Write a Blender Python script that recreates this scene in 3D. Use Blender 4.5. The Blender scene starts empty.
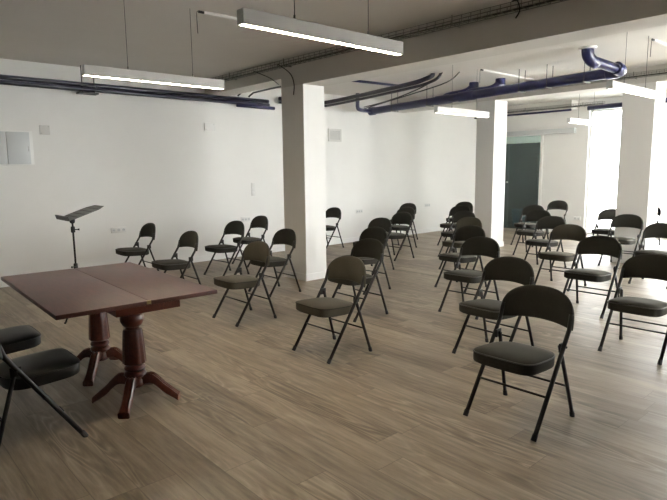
import bpy, bmesh, math, random
from mathutils import Vector, Matrix
random.seed(7)
C = bpy.context.scene.collection
S = bpy.context.scene
PI = math.pi

# ------------------------------------------------------------------ helpers
def obj(name, bm, m, parent=None, smooth=False, auto=None):
    me = bpy.data.meshes.new(name)
    bmesh.ops.recalc_face_normals(bm, faces=bm.faces[:])
    if auto is not None:
        for f in bm.faces: f.smooth = True
        for e in bm.edges:
            if len(e.link_faces) == 2 and e.calc_face_angle(0) > auto: e.smooth = False
    elif smooth:
        for f in bm.faces: f.smooth = True
    bm.to_mesh(me); bm.free()
    for mm in (m if isinstance(m, (list, tuple)) else [m]): me.materials.append(mm)
    o = bpy.data.objects.new(name, me); C.objects.link(o)
    if parent: o.parent = parent
    return o
def tag(o, label, cat, group=None):
    o['label'] = label; o['category'] = cat
    if group: o['group'] = group
    return o
def thing(name, label, cat, loc=(0, 0, 0), rz=0, group=None):
    o = bpy.data.objects.new(name, None); C.objects.link(o)
    o.empty_display_size = .1; o.location = loc; o.rotation_euler = (0, 0, rz)
    return tag(o, label, cat, group)
def struct(name, bm, m, **k):
    o = obj(name, bm, m, **k)
    if not k.get('parent'): o['kind'] = 'structure'
    return o
def box(bm, x0, x1, y0, y1, z0, z1, bev=0):
    r = bmesh.ops.create_cube(bm, size=1)
    for v in r['verts']:
        v.co = Vector(((x0+x1)/2+v.co.x*(x1-x0), (y0+y1)/2+v.co.y*(y1-y0), (z0+z1)/2+v.co.z*(z1-z0)))
    if bev:
        es = list({e for v in r['verts'] for e in v.link_edges})
        bmesh.ops.bevel(bm, geom=es, offset=bev, segments=2, affect='EDGES', profile=.6)
    return bm
def bx(*a, **k): return box(bmesh.new(), *a, **k)
def tube(bm, pts, r, seg=10, cap=True, rs=None, closed=False):
    pts = [Vector(p) for p in pts]; n = len(pts); rings = []; ref = None
    for i, p in enumerate(pts):
        if closed: t = (pts[(i+1) % n]-pts[i-1]).normalized()
        elif i == 0: t = (pts[1]-p).normalized()
        elif i == n-1: t = (p-pts[i-1]).normalized()
        else: t = ((pts[i+1]-p).normalized()+(p-pts[i-1]).normalized()).normalized()
        if ref is None:
            ref = Vector((0, 0, 1)) if abs(t.z) < .9 else Vector((1, 0, 0))
        a = (ref-t*ref.dot(t)).normalized(); b = t.cross(a); ref = a
        rr = rs[i] if rs else r
        rings.append([bm.verts.new(p+(a*math.cos(2*PI*k/seg)+b*math.sin(2*PI*k/seg))*rr) for k in range(seg)])
    for i in range(n if closed else n-1):
        A, B = rings[i], rings[(i+1) % n]
        for k in range(seg): bm.faces.new((A[k], A[(k+1) % seg], B[(k+1) % seg], B[k]))
    if cap and not closed:
        bm.faces.new(rings[0][::-1]); bm.faces.new(rings[-1])
    return bm
def tb(*a, **k): return tube(bmesh.new(), *a, **k)
def lathe(bm, prof, cx=0, cy=0, seg=32, flute=None):
    rings = []
    for (r, z, *fl) in prof:
        ring = []
        for k in range(seg):
            a = 2*PI*k/seg; rr = r
            if fl and fl[0]: rr = r*(1-fl[0]*(.5+.5*math.cos(a*flute))**2)
            ring.append(bm.verts.new((cx+rr*math.cos(a), cy+rr*math.sin(a), z)))
        rings.append(ring)
    for A, B in zip(rings, rings[1:]):
        for k in range(seg): bm.faces.new((A[k], A[(k+1) % seg], B[(k+1) % seg], B[k]))
    bm.faces.new(rings[0][::-1]); bm.faces.new(rings[-1])
    return bm
def prism(bm, poly, z0, z1):
    a = [bm.verts.new((x, y, z0)) for x, y in poly]; b = [bm.verts.new((x, y, z1)) for x, y in poly]
    n = len(poly); bm.faces.new(a[::-1]); bm.faces.new(b)
    for i in range(n): bm.faces.new((a[i], a[(i+1) % n], b[(i+1) % n], b[i]))
    return bm
def smoothpath(pts, n=6):
    pts = [Vector(p) for p in pts]; out = []
    for i in range(len(pts)-1):
        p0 = pts[max(i-1, 0)]; p1 = pts[i]; p2 = pts[i+1]; p3 = pts[min(i+2, len(pts)-1)]
        for k in range(n):
            t = k/n
            out.append(.5*((2*p1)+(p2-p0)*t+(2*p0-5*p1+4*p2-p3)*t*t+(3*p1-p0-3*p2+p3)*t**3))
    out.append(pts[-1]); return out
def dup(root, loc, rz, label, group=None):
    r = root.copy(); C.objects.link(r); r.location = loc; r.rotation_euler = (0, 0, rz); r['label'] = label
    if group: r['group'] = group
    for ch in list(root.children):
        c = ch.copy(); C.objects.link(c); c.parent = r
        for g in list(ch.children):
            d = g.copy(); C.objects.link(d); d.parent = c
    return r

# ------------------------------------------------------------------ materials
def mat(name, col, rough=.6, metal=0, spec=.5):
    m = bpy.data.materials.new(name); m.use_nodes = True
    b = m.node_tree.nodes['Principled BSDF']
    b.inputs['Base Color'].default_value = (*col, 1); b.inputs['Roughness'].default_value = rough
    b.inputs['Metallic'].default_value = metal; b.inputs['Specular IOR Level'].default_value = spec
    return m
def nodes(m): return m.node_tree.nodes, m.node_tree.links, m.node_tree.nodes['Principled BSDF']
def noisy(m, c1, c2, scale=(1, 1, 1), ns=20, detail=4, bump=0, bscale=None, lo=.3, hi=.7):
    N, L, b = nodes(m)
    tc = N.new('ShaderNodeTexCoord'); mp = N.new('ShaderNodeMapping'); mp.inputs['Scale'].default_value = scale
    nz = N.new('ShaderNodeTexNoise'); nz.inputs['Scale'].default_value = ns; nz.inputs['Detail'].default_value = detail
    cr = N.new('ShaderNodeValToRGB'); cr.color_ramp.elements[0].position = lo; cr.color_ramp.elements[1].position = hi
    cr.color_ramp.elements[0].color = (*c1, 1); cr.color_ramp.elements[1].color = (*c2, 1)
    L.new(tc.outputs['Object'], mp.inputs['Vector']); L.new(mp.outputs[0], nz.inputs['Vector'])
    L.new(nz.outputs['Fac'], cr.inputs['Fac']); L.new(cr.outputs['Color'], b.inputs['Base Color'])
    if bump:
        bp = N.new('ShaderNodeBump'); bp.inputs['Strength'].default_value = bump; bp.inputs['Distance'].default_value = .002
        L.new(nz.outputs['Fac'], bp.inputs['Height']); L.new(bp.outputs[0], b.inputs['Normal'])
    return m
def emit(name, col, st):
    m = mat(name, col); b = m.node_tree.nodes['Principled BSDF']
    b.inputs['Emission Color'].default_value = (*col, 1); b.inputs['Emission Strength'].default_value = st
    return m

WALL = noisy(mat('wall_paint', (.80, .79, .765), .8, spec=.2), (.79, .78, .755), (.81, .80, .775), ns=3, bump=.05)
CEIL = noisy(mat('ceiling_paint', (.66, .64, .60), .9, spec=.1), (.72, .70, .665), (.74, .72, .685), ns=2)
BEAMP = noisy(mat('beam_paint', (.66, .64, .60), .85, spec=.15), (.655, .635, .595), (.675, .655, .615), ns=2)
GREYW = noisy(mat('bounce_cut_grey', (.3, .29, .28), .8), (.29, .28, .27), (.31, .30, .29), ns=3)  # unseen walls made grey only to cut the light they bounce back
SKIRT = mat('skirting_paint', (.80, .79, .77), .5)
METAL = noisy(mat('bronze_black_enamel', (.022, .019, .017), .45, spec=.3), (.010, .009, .008), (.018, .0155, .013), ns=30)
RUBBER = mat('black_rubber', (.012, .012, .012), .6)
PLASTW = mat('white_plastic', (.78, .78, .76), .4)
PLASTG = mat('grey_plastic', (.56, .57, .57), .45)
BOXDOOR = mat('smoked_box_door', (.55, .575, .585), .3)
NAVY = noisy(mat('navy_plastic_pipe', (.018, .02, .085), .28), (.011, .012, .055), (.016, .018, .080), ns=4)
NAVYD = mat('near_black_navy_pipe', (.007, .007, .020), .35)
BLACKC = mat('black_cable', (.012, .012, .014), .5)
STEEL = mat('galvanised_wire', (.22, .22, .19), .4, .7)
LAMPH = mat('lamp_white_aluminium', (.62, .60, .57), .45)
LIT = emit('lamp_diffuser_glow', (1, .85, .62), 175)
LITFAR = emit('lamp_diffuser_dim_glow', (1, .93, .82), 12)
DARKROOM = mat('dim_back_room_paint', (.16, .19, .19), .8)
BLUE = mat('blue_plastic', (.10, .48, .78), .5)
PAVE = noisy(mat('pale_pavement', (.6, .59, .57), .9), (.62, .61, .59), (.70, .69, .67), ns=5)
HANDLE = mat('brushed_steel', (.7, .7, .68), .3, .9)
FRAMEM = mat('white_window_frame', (.8, .8, .79), .4)

def fabric(name, a, b_):
    m = mat(name, a, .95, spec=.15)
    N, L, b = nodes(m)
    tc = N.new('ShaderNodeTexCoord'); nz = N.new('ShaderNodeTexNoise'); nz.inputs['Scale'].default_value = 160; nz.inputs['Detail'].default_value = 3
    mp = N.new('ShaderNodeMapping'); mp.inputs['Scale'].default_value = (1, 1, .25)
    nb = N.new('ShaderNodeTexNoise'); nb.inputs['Scale'].default_value = 9
    mx = N.new('ShaderNodeMixRGB'); mx.blend_type = 'MIX'; mx.inputs[1].default_value = (*a, 1); mx.inputs[2].default_value = (*b_, 1)
    ad = N.new('ShaderNodeMath'); ad.operation = 'MULTIPLY_ADD'; ad.inputs[1].default_value = .45
    L.new(tc.outputs['Object'], mp.inputs[0]); L.new(mp.outputs[0], nz.inputs['Vector']); L.new(tc.outputs['Object'], nb.inputs['Vector'])
    L.new(nz.outputs['Fac'], ad.inputs[0])
    m2 = N.new('ShaderNodeMath'); m2.operation = 'MULTIPLY'; m2.inputs[1].default_value = .55
    L.new(nb.outputs['Fac'], m2.inputs[0]); L.new(m2.outputs[0], ad.inputs[2])
    L.new(ad.outputs[0], mx.inputs[0]); L.new(mx.outputs[0], b.inputs['Base Color'])
    bp = N.new('ShaderNodeBump'); bp.inputs['Strength'].default_value = .35; bp.inputs['Distance'].default_value = .001
    L.new(nz.outputs['Fac'], bp.inputs['Height']); L.new(bp.outputs[0], b.inputs['Normal'])
    b.inputs['Sheen Weight'].default_value = .12; b.inputs['Sheen Roughness'].default_value = .5
    b.inputs['Sheen Tint'].default_value = (.8, .75, .6, 1)
    return m
FAB_D = fabric('charcoal_fabric', (.018, .0175, .015), (.043, .041, .035))
FAB_O = fabric('olive_brown_fabric', (.040, .036, .027), (.090, .081, .062))
PIPING = mat('grey_piping', (.07, .066, .058), .5)
VINYL = mat('black_vinyl', (.011, .0115, .011), .45)
VINYL2 = mat('black_vinyl_edge', (.009, .0095, .009), .5)

# glass that lets light straight through and mirrors a little by its angle
def glassmat(name, tint, refl=1.0):
    m = bpy.data.materials.new(name); m.use_nodes = True; N = m.node_tree.nodes; L = m.node_tree.links; N.clear()
    o = N.new('ShaderNodeOutputMaterial'); t = N.new('ShaderNodeBsdfTransparent'); t.inputs[0].default_value = (*tint, 1)
    g = N.new('ShaderNodeBsdfGlossy'); g.inputs['Roughness'].default_value = .04; g.inputs[0].default_value = (.9, .95, .95, 1)
    f = N.new('ShaderNodeFresnel'); f.inputs[0].default_value = 1.45; mx = N.new('ShaderNodeMixShader')
    L.new(f.outputs[0], mx.inputs[0]); L.new(t.outputs[0], mx.inputs[1]); L.new(g.outputs[0], mx.inputs[2]); L.new(mx.outputs[0], o.inputs[0])
    return m
GLASS = glassmat('clear_glass', (.95, .97, .97))
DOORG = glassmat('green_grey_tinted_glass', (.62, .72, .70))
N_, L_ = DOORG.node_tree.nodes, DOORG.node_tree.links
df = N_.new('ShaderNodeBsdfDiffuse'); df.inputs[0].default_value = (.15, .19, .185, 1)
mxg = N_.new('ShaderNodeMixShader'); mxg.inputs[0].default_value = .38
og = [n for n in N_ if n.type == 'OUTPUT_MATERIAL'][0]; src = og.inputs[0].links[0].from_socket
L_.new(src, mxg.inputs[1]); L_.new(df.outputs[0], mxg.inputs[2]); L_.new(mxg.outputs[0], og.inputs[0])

def wood_floor():
    m = mat('grey_oak_planks', (.3, .25, .2), .42, spec=.45)
    N, L, b = nodes(m)
    tc = N.new('ShaderNodeTexCoord'); sp = N.new('ShaderNodeSeparateXYZ'); L.new(tc.outputs['Object'], sp.inputs[0])
    def M(op, a, b2=None, c=None):
        n = N.new('ShaderNodeMath'); n.operation = op
        for i, v in enumerate((a, b2, c)):
            if v is None: continue
            if isinstance(v, (int, float)): n.inputs[i].default_value = v
            else: L.new(v, n.inputs[i])
        return n.outputs[0]
    PW, PL = .185, 1.22
    row = M('FLOOR', M('DIVIDE', sp.outputs[0], PW))
    wn = N.new('ShaderNodeTexWhiteNoise'); wn.noise_dimensions = '1D'; L.new(row, wn.inputs['W'])
    yo = M('ADD', M('DIVIDE', sp.outputs[1], PL), M('MULTIPLY', wn.outputs['Value'], 3.7))
    col = M('FLOOR', yo)
    cid = N.new('ShaderNodeCombineXYZ'); L.new(row, cid.inputs[0]); L.new(col, cid.inputs[1])
    w2 = N.new('ShaderNodeTexWhiteNoise'); w2.noise_dimensions = '3D'; L.new(cid.outputs[0], w2.inputs['Vector'])
    # grain: noise stretched along the plank, shifted from plank to plank
    sv = N.new('ShaderNodeCombineXYZ'); off = M('MULTIPLY', w2.outputs['Value'], 37.0)
    L.new(M('ADD', M('MULTIPLY', sp.outputs[0], 1.0), off), sv.inputs[0]); L.new(M('MULTIPLY', sp.outputs[1], .09), sv.inputs[1]); L.new(off, sv.inputs[2])
    g1 = N.new('ShaderNodeTexNoise'); g1.inputs['Scale'].default_value = 42; g1.inputs['Detail'].default_value = 6; g1.inputs['Roughness'].default_value = .65
    L.new(sv.outputs[0], g1.inputs['Vector'])
    sv2 = N.new('ShaderNodeCombineXYZ'); L.new(M('ADD', sp.outputs[0], off), sv2.inputs[0]); L.new(M('MULTIPLY', sp.outputs[1], .14), sv2.inputs[1]); L.new(off, sv2.inputs[2])
    # cathedral figure: contour lines of a smooth stretched noise, only in parts of some planks
    n0 = N.new('ShaderNodeTexNoise'); n0.inputs['Scale'].default_value = 7.5; n0.inputs['Detail'].default_value = 1.5
    L.new(sv2.outputs[0], n0.inputs['Vector'])
    ct = M('POWER', M('ABSOLUTE', M('SUBTRACT', M('MULTIPLY', M('FRACT', M('MULTIPLY', n0.outputs['Fac'], 13.0)), 2.0), 1.0)), 2.0)
    g2 = N.new('ShaderNodeTexNoise'); g2.inputs['Scale'].default_value = 3.0; g2.inputs['Detail'].default_value = 2
    L.new(sv2.outputs[0], g2.inputs['Vector'])
    msk = M('MULTIPLY', M('MINIMUM', M('MAXIMUM', M('MULTIPLY', M('SUBTRACT', g2.outputs['Fac'], .47), 7.0), 0.0), 1.0), 1.0)
    g3 = N.new('ShaderNodeTexNoise'); g3.inputs['Scale'].default_value = 16; g3.inputs['Detail'].default_value = 3
    L.new(sv.outputs[0], g3.inputs['Vector'])
    v = M('ADD', M('MULTIPLY', w2.outputs['Value'], .17), M('ADD', M('MULTIPLY', g1.outputs['Fac'], .50), M('ADD', M('MULTIPLY', g3.outputs['Fac'], .42), M('MULTIPLY', M('MULTIPLY', M('SUBTRACT', ct, .4), msk), .21))))
    cr = N.new('ShaderNodeValToRGB'); e = cr.color_ramp.elements
    e[0].position = .31; e[0].color = (.100, .078, .057, 1); e[1].position = .78; e[1].color = (.425, .352, .268, 1)
    k = e.new(.55); k.color = (.265, .215, .160, 1)
    L.new(v, cr.inputs[0])
    # seams
    fx = M('FRACT', M('DIVIDE', sp.outputs[0], PW)); fy = M('FRACT', yo)
    sx = M('LESS_THAN', M('MINIMUM', fx, M('SUBTRACT', 1.0, fx)), .010); sy = M('LESS_THAN', M('MINIMUM', fy, M('SUBTRACT', 1.0, fy)), .0016)
    seam = M('MAXIMUM', sx, sy)
    mx = N.new('ShaderNodeMixRGB'); mx.inputs[2].default_value = (.09, .072, .055, 1); L.new(M('MULTIPLY', seam, .55), mx.inputs[0]); L.new(cr.outputs[0], mx.inputs[1])
    L.new(mx.outputs[0], b.inputs['Base Color'])
    L.new(M('MULTIPLY_ADD', g1.outputs['Fac'], .22, .34), b.inputs['Roughness'])
    bp = N.new('ShaderNodeBump'); bp.inputs['Strength'].default_value = .12; bp.inputs['Distance'].default_value = .003
    L.new(M('SUBTRACT', g1.outputs['Fac'], seam), bp.inputs['Height']); L.new(bp.outputs[0], b.inputs['Normal'])
    return m
FLOOR = wood_floor()
def mahogany(name, c1, c2, rough=.3):
    m = mat(name, c1, rough)
    noisy(m, c1, c2, scale=(6, .5, 6), ns=14, detail=6)
    return m
MAHO = mahogany('reddish_mahogany_varnish', (.058, .012, .006), (.110, .025, .012), .28)
MAHOTOP = mahogany('worn_mahogany_top', (.048, .014, .0105), (.085, .026, .0195), .38)

# ------------------------------------------------------------------ room
XW, XE, YR, YL, ZC = -2.6, 12.24, -2.4, 8.149, 2.88     # rear wall, far wall, right wall, left wall, ceiling
T = .25
struct('floor', bx(XW-T, XE+T, YR-T, YL+T, -.12, 0), FLOOR)
struct('ceiling', bx(XW-T, XE+T, YR-T, YL+T, ZC, ZC+.2), CEIL)
struct('wall_left', bx(XW-T, XE+T, YL, YL+T, 0, ZC), WALL)
struct('wall_rear', bx(XW-T, XW, YR, YL, 0, ZC), GREYW)
# far wall: solid from the left corner to y 5.44 with the glass door in it, then shop-front glazing
bm = bmesh.new()
box(bm, XE, XE+T, 7.44, YL, 0, ZC); box(bm, XE, XE+T, 5.44, 6.53, 0, ZC); box(bm, XE, XE+T, 6.53, 7.44, 2.03, ZC)
box(bm, XE, XE+T, YR, 5.44, 2.66, ZC); box(bm, XE, XE+T, YR, -2.0, 0, 2.66)
struct('wall_back', bm, WALL)
# right wall with three tall windows in its far half (out of frame)
bm = bmesh.new()
WR = [(6.0, 7.9), (8.1, 10.0), (10.2, 12.1)]
edges = [XW]+[v for w in WR for v in w]+[XE+T]
for a, b_ in zip(edges[::2], edges[1::2]): box(bm, a, b_, YR-T, YR, 0, ZC)
for a, b_ in WR: box(bm, a, b_, YR-T, YR, 2.6, ZC)
struct('wall_right', bm, GREYW)
def window(name, axis, p, a, b_, z0, z1, nm):
    f = bmesh.new(); w = .035
    def B(u0, u1, z0_, z1_, d=.04):
        if axis == 'x': box(f, p+.08, p+.08+d*2, u0, u1, z0_, z1_)
        else: box(f, u0, u1, p-.08-d*2, p-.08, z0_, z1_)
    B(a, b_, z0, z0+w); B(a, b_, z1-w, z1)
    for k in range(nm+1):
        u = a+(b_-a)*k/nm; u0 = min(max(u-w/2, a), b_-w); B(u0, u0+w, z0, z1)
    o = struct(name, f, FRAMEM)
    g = bx(p+.11, p+.118, a+.02, b_-.02, z0+.02, z1-.02) if axis == 'x' else bx(a+.02, b_-.02, p-.118, p-.11, z0+.02, z1-.02)
    obj('pane', g, GLASS, o)
    return o
window('window_1', 'x', XE, -2.0, 5.44, 0.0, 2.66, 3)
for i, (a, b_) in enumerate(WR): window('window_%d' % (i+2), 'y', YR, a, b_, 0.0, 2.6, 2)
o = struct('pavement', bx(XE+T, XE+14, -14, 12, -.14, -.02), PAVE)
struct('pavement_side', bx(-3, XE+T, -14, YR-T, -.14, -.02), PAVE)

# the dim room behind the glass door
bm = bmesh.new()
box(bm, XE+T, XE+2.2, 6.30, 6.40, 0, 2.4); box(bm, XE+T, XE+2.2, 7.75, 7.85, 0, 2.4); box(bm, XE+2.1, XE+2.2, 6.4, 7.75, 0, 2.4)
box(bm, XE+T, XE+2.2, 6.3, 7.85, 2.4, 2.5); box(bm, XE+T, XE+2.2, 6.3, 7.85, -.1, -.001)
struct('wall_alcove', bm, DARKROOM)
t = thing('storage_tub', 'blue tub standing behind the tinted glass sliding door', 'tub', (XE+.53, 7.24, 0))
obj('tub_body', lathe(bmesh.new(), [(.17, 0), (.19, .02), (.23, .40), (.245, .41), (.245, .44), (.22, .44), (.18, .06)], seg=24), BLUE, t, auto=.6)
# sliding glass door
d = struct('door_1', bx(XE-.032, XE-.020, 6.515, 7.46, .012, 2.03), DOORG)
h_ = lathe(bmesh.new(), [(.022, 0), (.022, .025), (.014, .03)], seg=16)
bmesh.ops.transform(h_, matrix=Matrix.Translation((XE-.032, 7.32, 1.12)) @ Matrix.Rotation(-PI/2, 4, 'Y'), verts=h_.verts)
obj('door_handle', h_, HANDLE, d, auto=.6)
GRN = mat('pale_green_glass_band', (.48, .60, .55), .3)
obj('top_band', bx(XE-.036, XE-.016, 6.515, 7.46, 2.03, 2.19), GRN, d)
r = struct('trim_1', bx(XE-.10, XE, 5.71, 7.62, 2.20, 2.31, bev=.004), PLASTG)
struct('trim_2', bx(XE-.02, XE, 6.45, 6.52, 0, 2.2), WALL)

# pillars and beams
PIL = [((4.585, 4.937), (5.672, 6.132), 2.537), ((8.922, 9.33), (5.644, 6.014), 2.652), ((8.922, 9.33), (3.035, 3.484), 2.652)]
for i, ((x0, x1), (y0, y1), zt) in enumerate(PIL):
    p = struct('pillar', bx(x0, x1, y0, y1, 0, zt), WALL)
    sk = bmesh.new(); e = .012
    box(sk, x0-e, x1+e, y0-e, y0, 0, .09); box(sk, x0-e, x1+e, y1, y1+e, 0, .09)
    box(sk, x0-e, x0, y0, y1, 0, .09); box(sk, x1, x1+e, y0, y1, 0, .09)
    obj('baseboard', sk, SKIRT, p)
bm = bmesh.new(); box(bm, 4.585, 4.937, YR, 6.13, 2.537, ZC); box(bm, 4.585, 4.937, 6.13, YL, 2.655, ZC)
struct('ceiling_beam', bm, BEAMP)
struct('ceiling_beam', bx(8.922, 9.33, YR, YL, 2.652, ZC), BEAMP)
bm = bmesh.new(); box(bm, 11.95, XE, 5.70, YL, 2.70, ZC)
struct('ceiling_beam', bm, BEAMP)
struct('baseboard_left', bx(XW, XE, YL-.014, YL, 0, .09, bev=.003), SKIRT)
bm = bmesh.new(); box(bm, XE-.014, XE, 5.44, 6.45, 0, .09); box(bm, XE-.014, XE, 7.50, YL-.014, 0, .09)
struct('baseboard_back', bm, SKIRT)
struct('baseboard_rear', bx(XW, XW+.014, YR, YL-.014, 0, .09), SKIRT)

# ------------------------------------------------------------------ folding chair (faces local +x, width along y)
R = .0125
def tubeu(z): return .225-.66*z
def make_chair(fab, vin, label, loc, rz, group):
    t = thing('folding_chair', label, 'chair', loc, rz, group)
    # cushion
    def outline(k, z, n=44, cu=.060, a=.190, b=.194):
        pts = []
        for i in range(n):
            th = 2*PI*i/n; c, s = math.cos(th), math.sin(th); ex = 2/(5.2 if c > 0 else 3.6)
            u = cu+a*k*math.copysign(abs(c)**ex, c); v = b*k*math.copysign(abs(s)**ex, s)
            if u < cu: v *= 1-.10*((cu-u)/a)**2
            pts.append((u, v, z+.05*(u-cu)))
        return pts
    bm = bmesh.new(); rings = []
    for k, z in ((.93, .346), (.985, .347), (1.0, .353), (1.004, .378), (1.0, .405), (.965, .4105), (.90, .416), (.78, .422), (.60, .4265), (.38, .429), (.15, .430)):
        rings.append([bm.verts.new(p) for p in outline(k, z)])
    for A, B in zip(rings, rings[1:]):
        n = len(A)
        for i in range(n): bm.faces.new((A[i], A[(i+1) % n], B[(i+1) % n], B[i]))
    bm.faces.new(rings[0][::-1]); bm.faces.new(rings[-1])
    seat = obj('seat', bm, fab, t, auto=.62)
    obj('piping', tb(outline(1.0, .405), .0045, seg=6, closed=True), vin, seat, smooth=True)
    pan = bmesh.new(); A = [pan.verts.new(p) for p in outline(.93, .340)]; B = [pan.verts.new(p) for p in outline(.95, .3535)]
    pan.faces.new(A[::-1]); pan.faces.new(B)
    for i in range(len(A)): pan.faces.new((A[i], A[(i+1) % len(A)], B[(i+1) % len(A)], B[i]))
    obj('seat_pan', pan, METAL, t, auto=.5)
    # backrest: a curved padded panel with an arched top
    bm = bmesh.new(); NS, NT = 33, 11; F = []; K = []
    for i in range(NS):
        s = math.sin(-PI/2+PI*i/(NS-1)); s = max(-.9985, min(.9985, s))
        zb = .538+.020*(1-s*s); zt = .585+.168*(1-abs(s)**2.5)**(1/2.5)
        f_, k_ = [], []
        for j in range(NT):
            q = .5-.5*math.cos(PI*j/(NT-1)); z = zb+(zt-zb)*q
            uc = -.150-.052*(1-s*s)-.14*(z-.55); ed = (1-(2*q-1)**4)**.5*(1-.55*s**8)
            v = .230*s
            f_.append(bm.verts.new((uc+.004+.015*ed, v, z))); k_.append(bm.verts.new((uc-.004-.012*ed, v, z)))
        F.append(f_); K.append(k_)
    for i in range(NS-1):
        for j in range(NT-1):
            bm.faces.new((F[i][j], F[i+1][j], F[i+1][j+1], F[i][j+1])); bm.faces.new((K[i][j], K[i][j+1], K[i+1][j+1], K[i+1][j]))
        bm.faces.new((F[i][0], K[i][0], K[i+1][0], F[i+1][0])); bm.faces.new((F[i][-1], F[i+1][-1], K[i+1][-1], K[i][-1]))
    for j in range(NT-1):
        bm.faces.new((F[0][j], F[0][j+1], K[0][j+1], K[0][j])); bm.faces.new((F[-1][j], K[-1][j], K[-1][j+1], F[-1][j+1]))
    obj('backrest', bm, fab, t, smooth=True)
    for s in (-1, 1):
        y = s*.217
        g = obj('leg', tb([(.213, y, .018), (tubeu(.3), y, .3), (tubeu(.54), y, .54), (-.150, y, .60), (-.157, y*.99, .63)], R), METAL, t, smooth=True)
        obj('foot_cap', tb([(.2265, y, 0), (.213, y, .022), (.206, y, .034)], .0155, rs=[.0152, .0152, .0138]), RUBBER, g, auto=.6)
        y2 = s*.220
        yp = s*.190
        g = obj('leg', tb([(-.220, y2, .018), (-.145, (y2+yp)/2, .26), (-.085, yp, .455)], .0115), METAL, t, smooth=True)
        obj('foot_cap', tb([(-.2245, y2, 0), (-.219, y2, .022), (-.215, y2, .034)], .0155, rs=[.0145, .0145, .0128]), RUBBER, g, auto=.6)
        hb = bmesh.new(); box(hb, -.112, -.058, min(s*.196, s*.206), max(s*.196, s*.206), .425, .475, bev=.003)
        tube(hb, [(-.085, s*.185, .455), (-.085, s*.232, .455)], .007, seg=8)
        obj('hinge_bracket', hb, METAL, t, auto=.6)
    zf = .205; obj('crossbar', tb([(tubeu(zf), -.21, zf), (tubeu(zf), .21, zf)], .007, seg=8), METAL, t, smooth=True)
    zr = .200; ur = -.163; obj('crossbar', tb([(ur, -.20, zr), (ur, .20, zr)], .007, seg=8), METAL, t, smooth=True)
    return t
PROTO = {}
def chair(x, y, deg, kind, label, group='folding chairs set out in rows'):
    rz = math.radians(deg)
    if kind not in PROTO:
        fab, vin = {'d': (FAB_D, PIPING), 'o': (FAB_O, FAB_D), 'v': (VINYL, VINYL2)}[kind]
        PROTO[kind] = make_chair(fab, vin, label, (x, y, 0), rz, group); return PROTO[kind]
    return dup(PROTO[kind], (x, y, 0), rz, label, group)
CH = [
 # right-hand run, starting nearest the camera
 (2.900, 1.615, 180.3, 'd', "charcoal folding chair nearest the camera, right of centre, all four feet in view"),
 (3.775, 2.335, 177.6, 'd', "charcoal folding chair directly behind the nearest one, its seat partly hidden by that backrest"),
 (4.768, 3.240, 182.0, 'd', "charcoal folding chair third back in the file that starts with the nearest chair"),
 (5.694, 4.010, 179.6, 'd', "dark folding chair just in front of the paler olive one beside the second pillar"),
 (6.730, 4.741, 179.2, 'o', "paler olive folding chair left of the second pillar, fifth back in its file"),
 (7.675, 5.487, 178.8, 'd', "dark folding chair just behind the paler olive one beside the second pillar"),
 (8.801, 6.371, 181.0, 'd', "second farthest dark folding chair in the file running toward the second pillar"),
 (9.900, 7.050, 180.0, 'd', "farthest dark folding chair of its file, backrest half hidden by the second pillar"),
 # run behind it on the right
 (4.669, 1.579, 180.9, 'd', 'charcoal folding chair cut off by the right edge of the photo, nearest on that side'),
 (5.669, 2.417, 180.4, 'd', "charcoal folding chair just left of and behind the nearest right edge chair"),
 (6.621, 3.200, 179.6, 'o', "olive brown folding chair in the right half, behind a charcoal one, below the door wall"),
 (7.655, 3.953, 179.1, 'd', 'dark folding chair directly behind the olive brown one, toward the glass door'),
 (8.705, 4.712, 180.2, 'd', "dark folding chair with legs standing clear of others just below the glass door"),
 (9.800, 5.400, 180.0, 'd', "dark folding chair whose backrest peeks out in front of the glass door"),
 (11.50, 5.760, 180.0, 'd', 'lone grey folding chair closest to the far white wall, right of the glass door'),
 # far right
 (7.576, 2.437, 179.3, 'd', "folding chair with pale lit seat at the right edge, behind the nearest one there"),
 (8.640, 3.265, 179.6, 'd', 'dark folding chair standing right in front of the third pillar'),
 (9.690, 3.900, 182.0, 'd', "grey folding chair partly hidden by the left edge of the third pillar"),
 (11.23, 3.865, 180.2, 'd', 'grey folding chair of which only a sliver shows right of the third pillar'),
 # left of the aisle
 (2.903, 3.281, 179.4, 'o', "olive brown folding chair right of the first pillar, nearest of its file"),
 (3.865, 3.987, 178.7, 'd', "dark folding chair directly behind the olive brown one right of the first pillar"),
 (4.764, 4.768, 180.0, 'd', "dark folding chair third in the file right of the first pillar"),
 (5.800, 5.640, 180.4, 'd', "dark folding chair fourth and last in the file right of the first pillar"),
 (6.844, 6.139, 177.7, 'd', 'frontmost of three dark folding chairs overlapping in a file by the far left wall'),
 (7.838, 6.909, 179.4, 'd', 'middle one of three dark folding chairs overlapping in a file by the far left wall'),
 (8.799, 7.676, 179.7, 'd', 'rearmost of three dark folding chairs overlapping in a file by the far left wall'),
 # by the left wall
 (2.950, 4.648, 179.6, 'o', "olive folding chair left of the first pillar, the nearest one beside the table corner"),
 (3.889, 5.432, 178.9, 'd', "dark folding chair overlapping the first pillar's left face, behind the olive chair"),
 (6.895, 7.900, 179.8, 'd', 'dark folding chair showing just right of the first pillar against the long wall'),
 (2.953, 6.084, 179.3, 'd', 'dark folding chair behind the right corner of the wooden table'),
 (4.072, 6.844, 184.0, 'd', "dark folding chair between the table and the olive chair, near the left wall"),
 (4.840, 7.350, 180.0, 'd', "farthest dark folding chair along the left wall before the first pillar"),
 (3.060, 7.480, 180.0, 'd', 'leftmost dark folding chair by the wall, behind the table near the triple socket'),
]
for c in CH: chair(*c)
chair(.695, 3.335, 0, 'v', 'black vinyl folding chair at the lower left, its front leg reaching the foreground', 'vinyl folding chairs behind the table')
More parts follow.
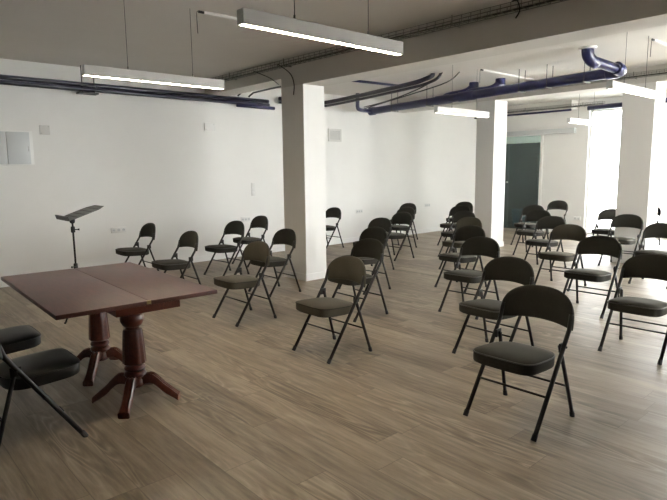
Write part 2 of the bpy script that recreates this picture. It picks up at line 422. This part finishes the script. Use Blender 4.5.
chair(.680, 4.050, 0, 'v', "black vinyl folding chair with only its seat showing at the left edge", 'vinyl folding chairs behind the table')

# ------------------------------------------------------------------ fold-top pedestal table
tab = thing('pedestal_table', 'reddish brown mahogany table with two leaves on two carved pedestals', 'table', (1.312, 3.825, 0), math.radians(-1.7))
ZT = .716
def leaf(x0, x1):
    b = bmesh.new(); box(b, x0, x1, -.745, .745, ZT-.026, ZT, bev=.004); return b
obj('table_leaf', leaf(-.480, .020), MAHOTOP, tab, auto=.5)
obj('table_leaf', leaf(.022, .465), MAHOTOP, tab, auto=.5)
hg = bmesh.new()
box(hg, .008, .034, -.7465, -.738, ZT-.020, ZT+.001)
obj('hinge', hg, mat('old_brass', (.35, .26, .12), .35, .9), tab)
ap = bmesh.new(); box(ap, -.11, .295, -.56, .50, ZT-.115, ZT-.028, bev=.003)
obj('apron', ap, MAHO, tab, auto=.5)
def pedestal(y):
    cx = .03
    prof = [(.050, ZT-.115), (.050, ZT-.140), (.066, ZT-.145), (.074, ZT-.165), (.072, ZT-.185), (.058, ZT-.212), (.042, ZT-.222), (.042, ZT-.232),
            (.056, ZT-.238, .0), (.060, ZT-.25, .06), (.066, ZT-.33, .09), (.071, ZT-.41, .09), (.073, ZT-.455, .06), (.060, ZT-.462), (.052, ZT-.470),
            (.062, ZT-.480), (.066, ZT-.492), (.060, ZT-.504), (.052, ZT-.508), (.064, ZT-.518), (.068, ZT-.532), (.062, ZT-.545), (.054, ZT-.550),
            (.060, ZT-.560), (.062, ZT-.600), (.050, ZT-.612), (.040, ZT-.618)]
    col = obj('pedestal_column', lathe(bmesh.new(), prof[::-1], cx, y, seg=60, flute=10), MAHO, tab, auto=.7)
    for k, a in enumerate((235, 325, 145, 55)):
        a = math.radians(a-2)
        b = bmesh.new(); N_ = 12; rings = []
        path = []
        for i in range(N_+1):
            q = i/N_; rr = .035+.235*q
            z = .150-.02*q if q < .3 else .144-.117*((q-.3)/.7)**1.05
            z += .018*math.sin(PI*min(1, q*1.6))
            hgt = .056-.014*q+.012*math.sin(PI*q); wd = .032-.003*q
            if q > .85: wd += .006*(q-.85)/.15
            path.append((rr, z, hgt, wd))
        for (rr, z, hgt, wd) in path:
            zc = max(z-.005, hgt/2+.001)
            pts = [(wd, -.35), (wd, .22), (wd*.72, .47), (wd*.36, .40), (0, .50), (-wd*.36, .40), (-wd*.72, .47), (-wd, .22), (-wd, -.35), (-wd*.8, -.5), (wd*.8, -.5)]
            rings.append([b.verts.new((cx+rr*math.cos(a)-w*math.sin(a), y+rr*math.sin(a)+w*math.cos(a), zc+hh*hgt)) for w, hh in pts])
        for A, B in zip(rings, rings[1:]):
            n = len(A)
            for i in range(n): b.faces.new((A[i], A[(i+1) % n], B[(i+1) % n], B[i]))
        b.faces.new(rings[0][::-1]); b.faces.new(rings[-1])
        ft = obj('leg', b, MAHO, tab, auto=.7)
for y in (-.425, .255): pedestal(y)

# ------------------------------------------------------------------ music stand
ms = thing('music_stand', 'black music stand with tilted desk standing behind the wooden table near the wall', 'music stand', (1.75, 5.83, 0), 0)
obj('pole', tb([(0, 0, .06), (0, 0, .55)], .013, seg=14), METAL, ms, smooth=True)
obj('upper_pole', tb([(0, 0, .50), (-.0, 0, .985)], .0095, seg=12), METAL, ms, smooth=True)
for z, nm in ((.53, 'clamp_collar'), (.90, 'clamp_collar')):
    b = lathe(bmesh.new(), [(.017, z-.03), (.020, z-.025), (.020, z+.02), (.016, z+.03)], seg=16)
    k = obj(nm, b, RUBBER, ms, auto=.6)
    obj('knob', tb([(.0, -.018, z), (.03*(1 if z > .8 else -1), -.03, z), (.05*(1 if z > .8 else -1), -.035, z)], .008, seg=8, rs=[.005, .005, .011]), RUBBER, k, auto=.6)
for a in (100, 220, 340):
    a = math.radians(a); c, s = math.cos(a), math.sin(a)
    l = obj('leg', tb([(c*.012, s*.012, .33), (c*.10, s*.10, .17), (c*.235, s*.235, .012)], .008, seg=8), METAL, ms, smooth=True)
    obj('brace', tb([(c*.012, s*.012, .09), (c*.125, s*.125, .14)], .005, seg=8), METAL, l, smooth=True)
    obj('foot_cap', tb([(c*.22, s*.22, .022), (c*.245, s*.245, .010)], .0095, seg=8), RUBBER, l, auto=.6)
dk = bmesh.new(); th = math.radians(19)
def D(u, v, w=0): return (u*math.cos(th)-w*math.sin(th)-.0, v, .045+.985+u*math.sin(th)+w*math.cos(th))
def quadbox(b, u0, u1, v0, v1, w0, w1):
    vs = [b.verts.new(D(u, v, w)) for w in (w0, w1) for (u, v) in ((u0, v0), (u1, v0), (u1, v1), (u0, v1))]
    for f in ((3, 2, 1, 0), (4, 5, 6, 7), (0, 1, 5, 4), (1, 2, 6, 5), (2, 3, 7, 6), (3, 0, 4, 7)): b.faces.new([vs[i] for i in f])
out = [(-.09, -.20), (.21, -.20), (.285, -.13), (.285, .13), (.21, .20), (-.09, .20)]
A = [dk.verts.new(D(u, v, -.002)) for u, v in out]; B = [dk.verts.new(D(u, v, .002)) for u, v in out]
dk.faces.new(A[::-1]); dk.faces.new(B)
for i in range(6): dk.faces.new((A[i], A[(i+1) % 6], B[(i+1) % 6], B[i]))
DESKM = mat('satin_black_steel', (.030, .029, .027), .35, .2)
desk = obj('desk', dk, DESKM, ms)
lp = bmesh.new(); quadbox(lp, -.094, -.09, -.20, .20, -.002, .040); quadbox(lp, -.094, -.082, -.20, .20, .040, .043)
obj('lip', lp, DESKM, desk)
rb = bmesh.new()
for u in (.0, .07, .14, .21): quadbox(rb, u-.004, u+.004, -.17, .17, .002, .004)
obj('rib', rb, METAL, desk)
obj('tilt_head', lathe(bmesh.new(), [(.014, .96), (.024, .97), (.026, .995), (.018, 1.015)], seg=16), RUBBER, ms, auto=.6)

# ------------------------------------------------------------------ suspended linear lamps
LAMPS = {}
def lamp(x0, L_, y, z, label, kind=0):
    if kind in LAMPS: return dup(LAMPS[kind], (x0, y, z), 0, label)
    t = thing('pendant_lamp', label, 'lamp', (x0, y, z), 0, 'suspended linear lamps'); LAMPS[kind] = t
    hs = bmesh.new(); w = .031; hh = .078
    box(hs, .004, L_-.004, -w, -w+.004, 0, hh); box(hs, .004, L_-.004, w-.004, w, 0, hh); box(hs, .004, L_-.004, -w, w, hh-.004, hh)
    obj('housing', hs, LAMPH, t)
    box2 = bmesh.new(); box(box2, .004, L_-.004, -w, -.015, 0, .006); box(box2, .004, L_-.004, .015, w, 0, .006)
    obj('bottom_rail', box2, LAMPH, t)
    obj('diffuser', bx(.004, L_-.004, -.015, .015, -.001, .012), LIT, t)
    for a in (0, L_-.004): obj('end_cap', bx(a, a+.004, -w, w, -.001, hh), PLASTG, t)
    for a in (.36, L_-.30):
        c = obj('suspension_wire', tb([(a, 0, hh), (a, 0, ZC-z)], .0022, seg=6), BLACKC, t)
        obj('wire_gripper', tb([(a, 0, hh-.002), (a, 0, hh+.028)], .006, seg=8), STEEL, c)
    return t
LZ = 2.215
lamp(1.685, 1.25, 2.595, LZ, 'glowing white linear lamp hanging nearest, at the top left of centre')
lamp(1.575, 1.25, 4.69, LZ, 'glowing white linear lamp hanging in front of the dark pipes of the left wall')
LIT = LITFAR
lamp(6.24, 1.25, 4.86, LZ, 'white linear lamp hanging in front of the second pillar', 1)
lamp(5.93, 1.25, 2.45, LZ+.02, 'white linear lamp hanging in front of the third pillar', 1)
lamp(9.50, 1.25, 4.57, LZ, 'white linear lamp hanging farthest back, right of the door rail', 1)

# cable trunking strips on the ceiling
def trunk(x0, x1, y, label):
    t = thing('cable_trunking', label, 'trunking', (x0, y, ZC), 0, 'white trunking strips on the ceiling')
    obj('channel', bx(.05, x1-x0, -.016, .016, -.024, .004, bev=.002), PLASTW, t)
    obj('cable_gland', tb([(.0, 0, -.012), (.055, 0, -.012)], .012, seg=10), BLACKC, t)
    obj('cable', tb(smoothpath([(.0, 0, -.012), (-.02, 0, -.03), (-.015, .005, -.2)]), .003, seg=6), BLACKC, t)
trunk(2.61, 4.0, 4.69, 'white trunking strip on the ceiling behind the nearest lamp, top left')
trunk(7.18, 8.66, 4.79, 'white trunking strip on the ceiling above the navy pipe, middle')
trunk(7.05, 8.55, 2.47, 'white trunking strip on the ceiling at the top right corner')

# ------------------------------------------------------------------ wire cable trays
def tray(name, x0, x1, y0, y1, z, label, step=.10):
    t = thing('cable_tray', label, 'cable tray', ((x0+x1)/2, y0, z), 0, 'wire cable trays along the beams')
    cx = (x0+x1)/2; b = bmesh.new(); w = (x1-x0)/2; hh = .06; r = .0024
    for (u, zz) in ((-w, hh), (-w, hh/2), (-w, 0), (0, 0), (w, 0), (w, hh/2), (w, hh)):
        box(b, u-r, u+r, 0, y1-y0, zz-r, zz+r)
    n = int((y1-y0)/step)
    for i in range(n+1):
        y = min(i*step, y1-y0)
        box(b, -w-r, w+r, y-r, y+r, -r, r); box(b, -w-r, -w+r, y-r, y+r, 0, hh); box(b, w-r, w+r, y-r, y+r, 0, hh)
    obj('basket', b, STEEL, t)
    for i in range(int((y1-y0)/1.3)+1):
        y = .4+i*1.3
        if y < y1-y0: obj('bracket', tb([(w+.0098, y, -.012), (-w-.01, y, -.012), (-w-.01, y, hh+.015)], .006, seg=6), STEEL, t)
    b = bmesh.new(); random.seed(3)
    for k in range(2):
        pts = [(random.uniform(-w*.6, w*.6), y_*(y1-y0)/14, .010+random.uniform(0, .012)) for y_ in range(15)]
        tube(b, smoothpath(pts, 4), .0055, seg=6)
    obj('cable', b, BLACKC, t)
    return t
tray('tray', 4.465, 4.575, -2.3, 8.05, 2.79, 'long wire cable tray with black cables along the near ceiling beam')
tray('tray', 8.80, 8.912, -2.3, 8.05, 2.735, 'wire cable tray along the middle ceiling beam above the pillars behind')
tray('tray', 11.83, 11.94, 5.0, 8.05, 2.72, 'wire cable tray on the farthest beam above the glass door')
tag(obj('hanging_cable', tb(smoothpath([(4.50, 6.08, 2.81), (4.46, 6.0, 2.80), (4.53, 5.86, 2.68), (4.572, 5.84, 2.55), (4.575, 5.86, 2.42)]), .006, seg=8), BLACKC, smooth=True), 'black cable hanging from the tray down the face of the first pillar', 'cable')
tag(obj('hanging_cable', tb(smoothpath([(4.50, 6.62, 2.81), (4.46, 6.55, 2.79), (4.53, 6.30, 2.68), (4.56, 6.15, 2.58)]), .006, seg=8), BLACKC, smooth=True), 'black cable looping from the tray to the left edge of the first pillar', 'cable')
tag(obj('hanging_cable', tb(smoothpath([(4.45, 2.68, 2.97-.12), (4.43, 2.62, 2.84), (4.44, 2.60, 2.76), (4.43, 2.63, 2.70)]), .006, seg=8), BLACKC, smooth=True), 'short black cable dangling over the tray near the top right', 'cable')

# ------------------------------------------------------------------ pipes
def pipe(label, pts, r, m=NAVY, seg=16, name='pipe', cat='pipe', group=None, sm=True):
    o = obj(name, tb(pts, r, seg=seg), m, smooth=sm)
    return tag(o, label, cat, group)
# service pipes along the left wall
for k, (y, z) in enumerate(((8.075, 2.645), (8.055, 2.580))):
    pipe('upper of the two dark navy pipes along the left wall' if k == 0 else 'lower of the two dark navy pipes along the left wall',
         [(XW+.02, y, z+.01), (5.75, y, z-.012)], .030, NAVYD, group='dark pipes along the left wall')
hr = thing('pipe_hanger', 'dark threaded rod hanger holding the wall pipes beside the left lamp', 'hanger', (2.66, 8.06, 2.5))
for dx in (0, .16): obj('rod', tb([(dx, -.05, .01), (dx, -.05, ZC-2.5)], .007, seg=8), BLACKC, hr)
obj('clamp', bx(-.05, .21, -.075, .06, .012, .034, bev=.004), BLACKC, hr)
for k, (x, lab) in enumerate(((5.13, 'left one of two thin black conduits rising from the wall pipes to the first pillar'), (5.34, 'right one of two thin black conduits rising from the wall pipes to the first pillar'))):
    pipe(lab, smoothpath([(x, 8.05, 2.675), (x+.03, 7.99, 2.72), (x+.02, 7.85, 2.735), (5.02+.07*k, 6.67, 2.68), (4.99+.07*k, 5.90, 2.66)], 5), .014, BLACKC, 10, 'conduit', 'conduit', 'black conduits by the first pillar')
pipe('short dark sleeve pipe below the wall pipes left of the first pillar', [(5.10, 8.04, 2.525), (5.85, 8.04, 2.52)], .028, name='pipe_sleeve')
# pair of thin pipes that cross to the ceiling
for k, dz in enumerate((0, -.058)):
    dx = .02*k
    pipe('upper of two slim dark pipes crossing from the first pillar up to the ceiling' if k == 0 else 'lower of two slim dark pipes crossing from the first pillar up to the ceiling',
         smoothpath([(5.95, 8.02+.02*k, 2.69+dz), (6.78+dx, 7.98, 2.69+dz), (6.95+dx, 7.75, 2.69+dz), (6.74+dx, 5.85, 2.735+dz), (6.80+dx*4, 5.50-.06*k, 2.79+dz*.6), (6.87+dx*4, 5.43-.08*k, ZC-.045), (6.875+dx*4, 5.425-.08*k, ZC-.012)], 6), (.034, .022)[k], NAVYD, group='slim dark pipes behind the near beam')
pipe('flat dark conduit fixed to the ceiling behind the near beam', [(6.26, 6.62, ZC-.02), (7.46, 6.52, ZC-.02)], .02, name='conduit', cat='conduit')
for k in range(2):
    pipe('upper drooping black cable between the slim pipes and the navy drain' if k == 0 else 'lower drooping black cable between the slim pipes and the navy drain',
         smoothpath([(7.5, 7.5, 2.60-.03*k), (7.2, 6.7, 2.60-.01*k), (7.0+.1*k, 6.0, 2.65), (6.9+.15*k, 5.5-.2*k, 2.74), (6.95+.15*k, 5.3-.2*k, ZC-.01)], 5), .010, BLACKC, 8, 'drooping_cable', 'cable', 'drooping cables behind the near beam')
# the big drain
P0 = Vector((8.08, 7.90, 2.59)); P1 = Vector((7.59, 3.06, 2.65)); RP = .068
dr = thing('drain_pipe', "thick navy blue drain pipe with branches running under the ceiling", 'pipe', (0, 0, 0))
obj('main_run', tb([P0, P1], RP, seg=20), NAVY, dr, auto=.7)
def onpipe(y): t = (y-P0.y)/(P1.y-P0.y); return P0.lerp(P1, t)
obj('collar', tb([P0, P0+(P1-P0).normalized()*.12], RP*1.16, seg=20), NAVY, dr, auto=.7)
obj('riser', tb(smoothpath([P0+Vector((0, -.06, 0)), P0+Vector((-.25, -.08, -.005)), (7.62, 7.74, 2.585), (7.56, 7.73, 2.62), (7.55, 7.72, 2.75), (7.55, 7.72, ZC-.005)], 5), .036, seg=14), NAVY, dr, smooth=True)
for y, (tx, ty) in ((5.98, (8.2, 5.60)), (5.48, (8.2, 5.10))):
    a = onpipe(y); w = obj('wye_branch', tb(smoothpath([a, a+Vector((.06, -.06, .05)), Vector((tx-.10, ty+.10, ZC-.17)), Vector((tx-.015, ty+.015, ZC-.09)), Vector((tx, ty, ZC-.03))], 5), .070, seg=18), NAVY, dr, smooth=True)
    obj('socket', tb([(tx, ty, ZC-.10), (tx, ty, ZC-.001)], .078, seg=18), NAVY, w, auto=.7)
    c = onpipe(y); dd = (P1-P0).normalized()
    obj('collar', tb([c-dd*.16, c+dd*.16], RP*1.14, seg=18), NAVY, dr, auto=.7)
Q0 = P1+Vector((0, -.05, 0)); Q1 = Vector((7.02, 3.13, 2.735))
obj('elbow', tb(smoothpath([P1+Vector((.02, .12, 0)), P1+Vector((.01, .0, 0)), P1+Vector((-.03, -.06, .01)), P1+Vector((-.14, -.05, .03))], 5), RP*1.15, seg=18), NAVY, dr, smooth=True)
obj('return_run', tb([P1+Vector((-.08, -.05, .02)), Q1], .060, seg=18), NAVY, dr, auto=.7)
obj('elbow', tb(smoothpath([Q1+Vector((.10, -.01, -.02)), Q1, Q1+Vector((-.07, .01, .05)), Q1+Vector((-.09, .01, .12)), (Q1.x-.09, Q1.y+.01, ZC-.004)], 5), .070, seg=18), NAVY, dr, smooth=True)
obj('flange', lathe(bmesh.new(), [(.10, ZC-.025), (.10, ZC-.001), (.075, ZC-.001)], Q1.x-.09, Q1.y+.01, seg=24), PLASTW, dr, auto=.6)
for y in (7.2, 6.3, 4.45, 4.0, 3.45):
    c = onpipe(y)
    for s in (-1, 1): obj('hanger_rod', tb([(c.x+s*.085, c.y, c.z-.07), (c.x+s*.085, c.y, ZC-.001)], .005, seg=6), BLACKC, dr)
    obj('cradle', bx(c.x-.10, c.x+.10, c.y-.012, c.y+.012, c.z-.078, c.z-.066), STEEL, dr)
pipe('thin dark pipe running under the farthest beam above the glass door', [(11.99, 5.72, 2.678), (11.99, 8.14, 2.678)], .022, name='pipe')
pipe('blue pipe lying across the top of the bright window at the far right', [(12.19, 5.45, 2.70), (12.19, 2.9, 2.73)], .05, name='pipe')

# ------------------------------------------------------------------ things on the walls
eb = thing('electrical_panel', 'grey electrical distribution box with a hinged door on the left wall', 'electrical box', (1.78, YL, 1.56))
obj('box_body', bx(-.24, .24, -.055, .006, 0, .435, bev=.006), PLASTW, eb, auto=.5)
dd_ = obj('box_door', bx(-.065, .20, -.068, -.055, .012, .42, bev=.004), BOXDOOR, eb, auto=.5)
obj('latch', bx(.176, .19, -.076, -.068, .18, .25, bev=.002), PLASTG, dd_)
obj('box_cover', bx(-.23, -.075, -.064, -.055, .012, .42, bev=.003), PLASTG, eb, auto=.5)
def plate(name, x0, x1, z0, z1, label, m=PLASTG, cat='wall plate'):
    t = thing(name, label, cat, ((x0+x1)/2, YL, (z0+z1)/2)); w = (x1-x0)/2; hh = (z1-z0)/2
    obj('cover', bx(-w, w, -.012, .004, -hh, hh, bev=.003), m, t, auto=.5); return t
PLG = mat('pale_grey_plate', (.60, .59, .56), .5); PLW = mat('offwhite_plate', (.70, .69, .67), .4)
p_ = plate('junction_box', 2.125, 2.249, 1.96, 2.082, 'square grey junction box cover beside the electrical box', PLG)
for sx in (-.045, .045): obj('screw', tb([(sx, -.012, .045*(1 if sx > 0 else -1)), (sx, -.014, .045*(1 if sx > 0 else -1))], .004, seg=8), STEEL, p_)
p_ = plate('junction_box', 4.545, 4.738, 2.103, 2.221, 'square pale junction box cover high on the wall left of the first pillar', PLW)
for sx in (-.07, .07): obj('screw', tb([(sx, -.012, .04*(1 if sx > 0 else -1)), (sx, -.014, .04*(1 if sx > 0 else -1))], .004, seg=8), STEEL, p_)
vg = thing('vent_grille', 'square slatted vent grille high on the wall right of the first pillar', 'vent', (7.345, YL, 2.12))
g = bmesh.new()
for s in (-1, 1): box(g, s*.15-.018, s*.15+.018, -.016, 0, -.105, .105); box(g, -.168, .168, -.016, 0, s*.105-.014, s*.105+.014)
obj('frame', g, PLG, vg)
g = bmesh.new()
for i in range(9):
    z = -.085+i*.0212; box(g, -.135, .135, -.012, -.003, z-.006, z+.006)
obj('slat', g, PLG, vg); obj('backing', bx(-.14, .14, -.003, 0, -.10, .10), mat('vent_shadow_grey', (.35, .35, .34), .8), vg)
def sockets(cx, cz, n, label, pitch=.071, vertical=False, w=.078):
    t = thing('wall_socket', label, 'socket', (cx, YL, cz)); 
    L_ = pitch*n+.01
    if vertical: obj('cover', bx(-.04, .04, -.010, 0, -L_/2, L_/2, bev=.003), PLW, t, auto=.5)
    else: obj('cover', bx(-L_/2, L_/2, -.010, 0, -w/2, w/2, bev=.003), PLW, t, auto=.5)
    for i in range(n):
        p = (i-(n-1)/2)*pitch
        c = (0, p) if vertical else (p, 0)
        if vertical: obj('rocker', bx(-.024, .024, -.014, -.010, p-.026, p+.026, bev=.002), PLW, t, auto=.5)
        else:
            b = bmesh.new(); tube(b, [(c[0], -.0102, c[1]), (c[0], -.0125, c[1])], .022, seg=18)
            s_ = obj('outlet', b, PLASTG, t, auto=.6)
            hb = bmesh.new()
            for q in (-.009, .009): tube(hb, [(c[0]+q, -.0124, 0), (c[0]+q, -.0135, 0)], .0035, seg=8)
            obj('socket_hole', hb, BLACKC, s_)
    return t
sockets(3.075, .622, 3, 'triple white wall socket behind the leftmost chair')
sockets(5.263, .634, 3, 'triple socket low on the wall behind the farthest chair left of the first pillar', .06)
sockets(5.44, 1.14, 3, 'tall white switch plate on the wall just left of the first pillar', vertical=True)
sockets(8.0, .616, 3, 'triple socket low on the wall right of the first pillar', .06)
sockets(10.2, .63, 3, 'triple socket low on the wall farthest along, left of the second pillar', .06)
t = thing('wall_socket', 'double white socket on the far wall beside the bright window', 'socket', (XE, 5.59, .335), 0)
obj('cover', bx(-.012, 0, -.08, .08, -.045, .045, bev=.003), PLASTW, t, auto=.5)
for s in (-.038, .038):
    b = bmesh.new(); tube(b, [(-.0122, s, 0), (-.0145, s, 0)], .022, seg=18); obj('outlet', b, PLASTG, t, auto=.6)

# ------------------------------------------------------------------ daylight
w = bpy.data.worlds.new('daylight'); S.world = w; w.use_nodes = True
bg = w.node_tree.nodes['Background']; bg.inputs[0].default_value = (1.0, .985, .98, 1); bg.inputs[1].default_value = 20.5

bounce_sun = bpy.data.lights.new('bounce_sun', 'SUN'); so = bpy.data.objects.new('bounce_sun', bounce_sun); C.objects.link(so)  # added sun: lights the pavement so it bounces light onto the ceiling
bounce_sun.energy = 130; bounce_sun.angle = .01; bounce_sun.color = (1, .97, .92)
so.rotation_euler = Vector((.45, -.62, -1)).to_track_quat('-Z', 'Y').to_euler()

# ------------------------------------------------------------------ camera
cam = bpy.data.cameras.new('camera'); co = bpy.data.objects.new('camera', cam); C.objects.link(co)
pitch, roll, yaw, hc, f = .1423, -.0110, .8413, 1.4556, 558.24
fw = Vector((math.cos(yaw)*math.cos(pitch), math.sin(yaw)*math.cos(pitch), -math.sin(pitch)))
rt = Vector((math.sin(yaw), -math.cos(yaw), 0)); up = rt.cross(fw)
r2 = rt*math.cos(roll)+up*math.sin(roll); u2 = up*math.cos(roll)-rt*math.sin(roll)
co.matrix_world = Matrix(((r2.x, u2.x, -fw.x, 0), (r2.y, u2.y, -fw.y, 0), (r2.z, u2.z, -fw.z, hc), (0, 0, 0, 1)))
cam.sensor_width = 36; cam.lens = 36*f/667; cam.clip_start = .02
S.camera = co
vs = S.view_settings
S.display_settings.display_device = 'sRGB'
vs.view_transform = 'Standard'; vs.look = 'None'; vs.gamma = 1; vs.use_curve_mapping = False
vs.exposure = 0.0
S.cycles.use_denoising = True
S.cycles.max_bounces = 10; S.cycles.diffuse_bounces = 6; S.cycles.transparent_max_bounces = 16
S.cycles.sample_clamp_indirect = 8
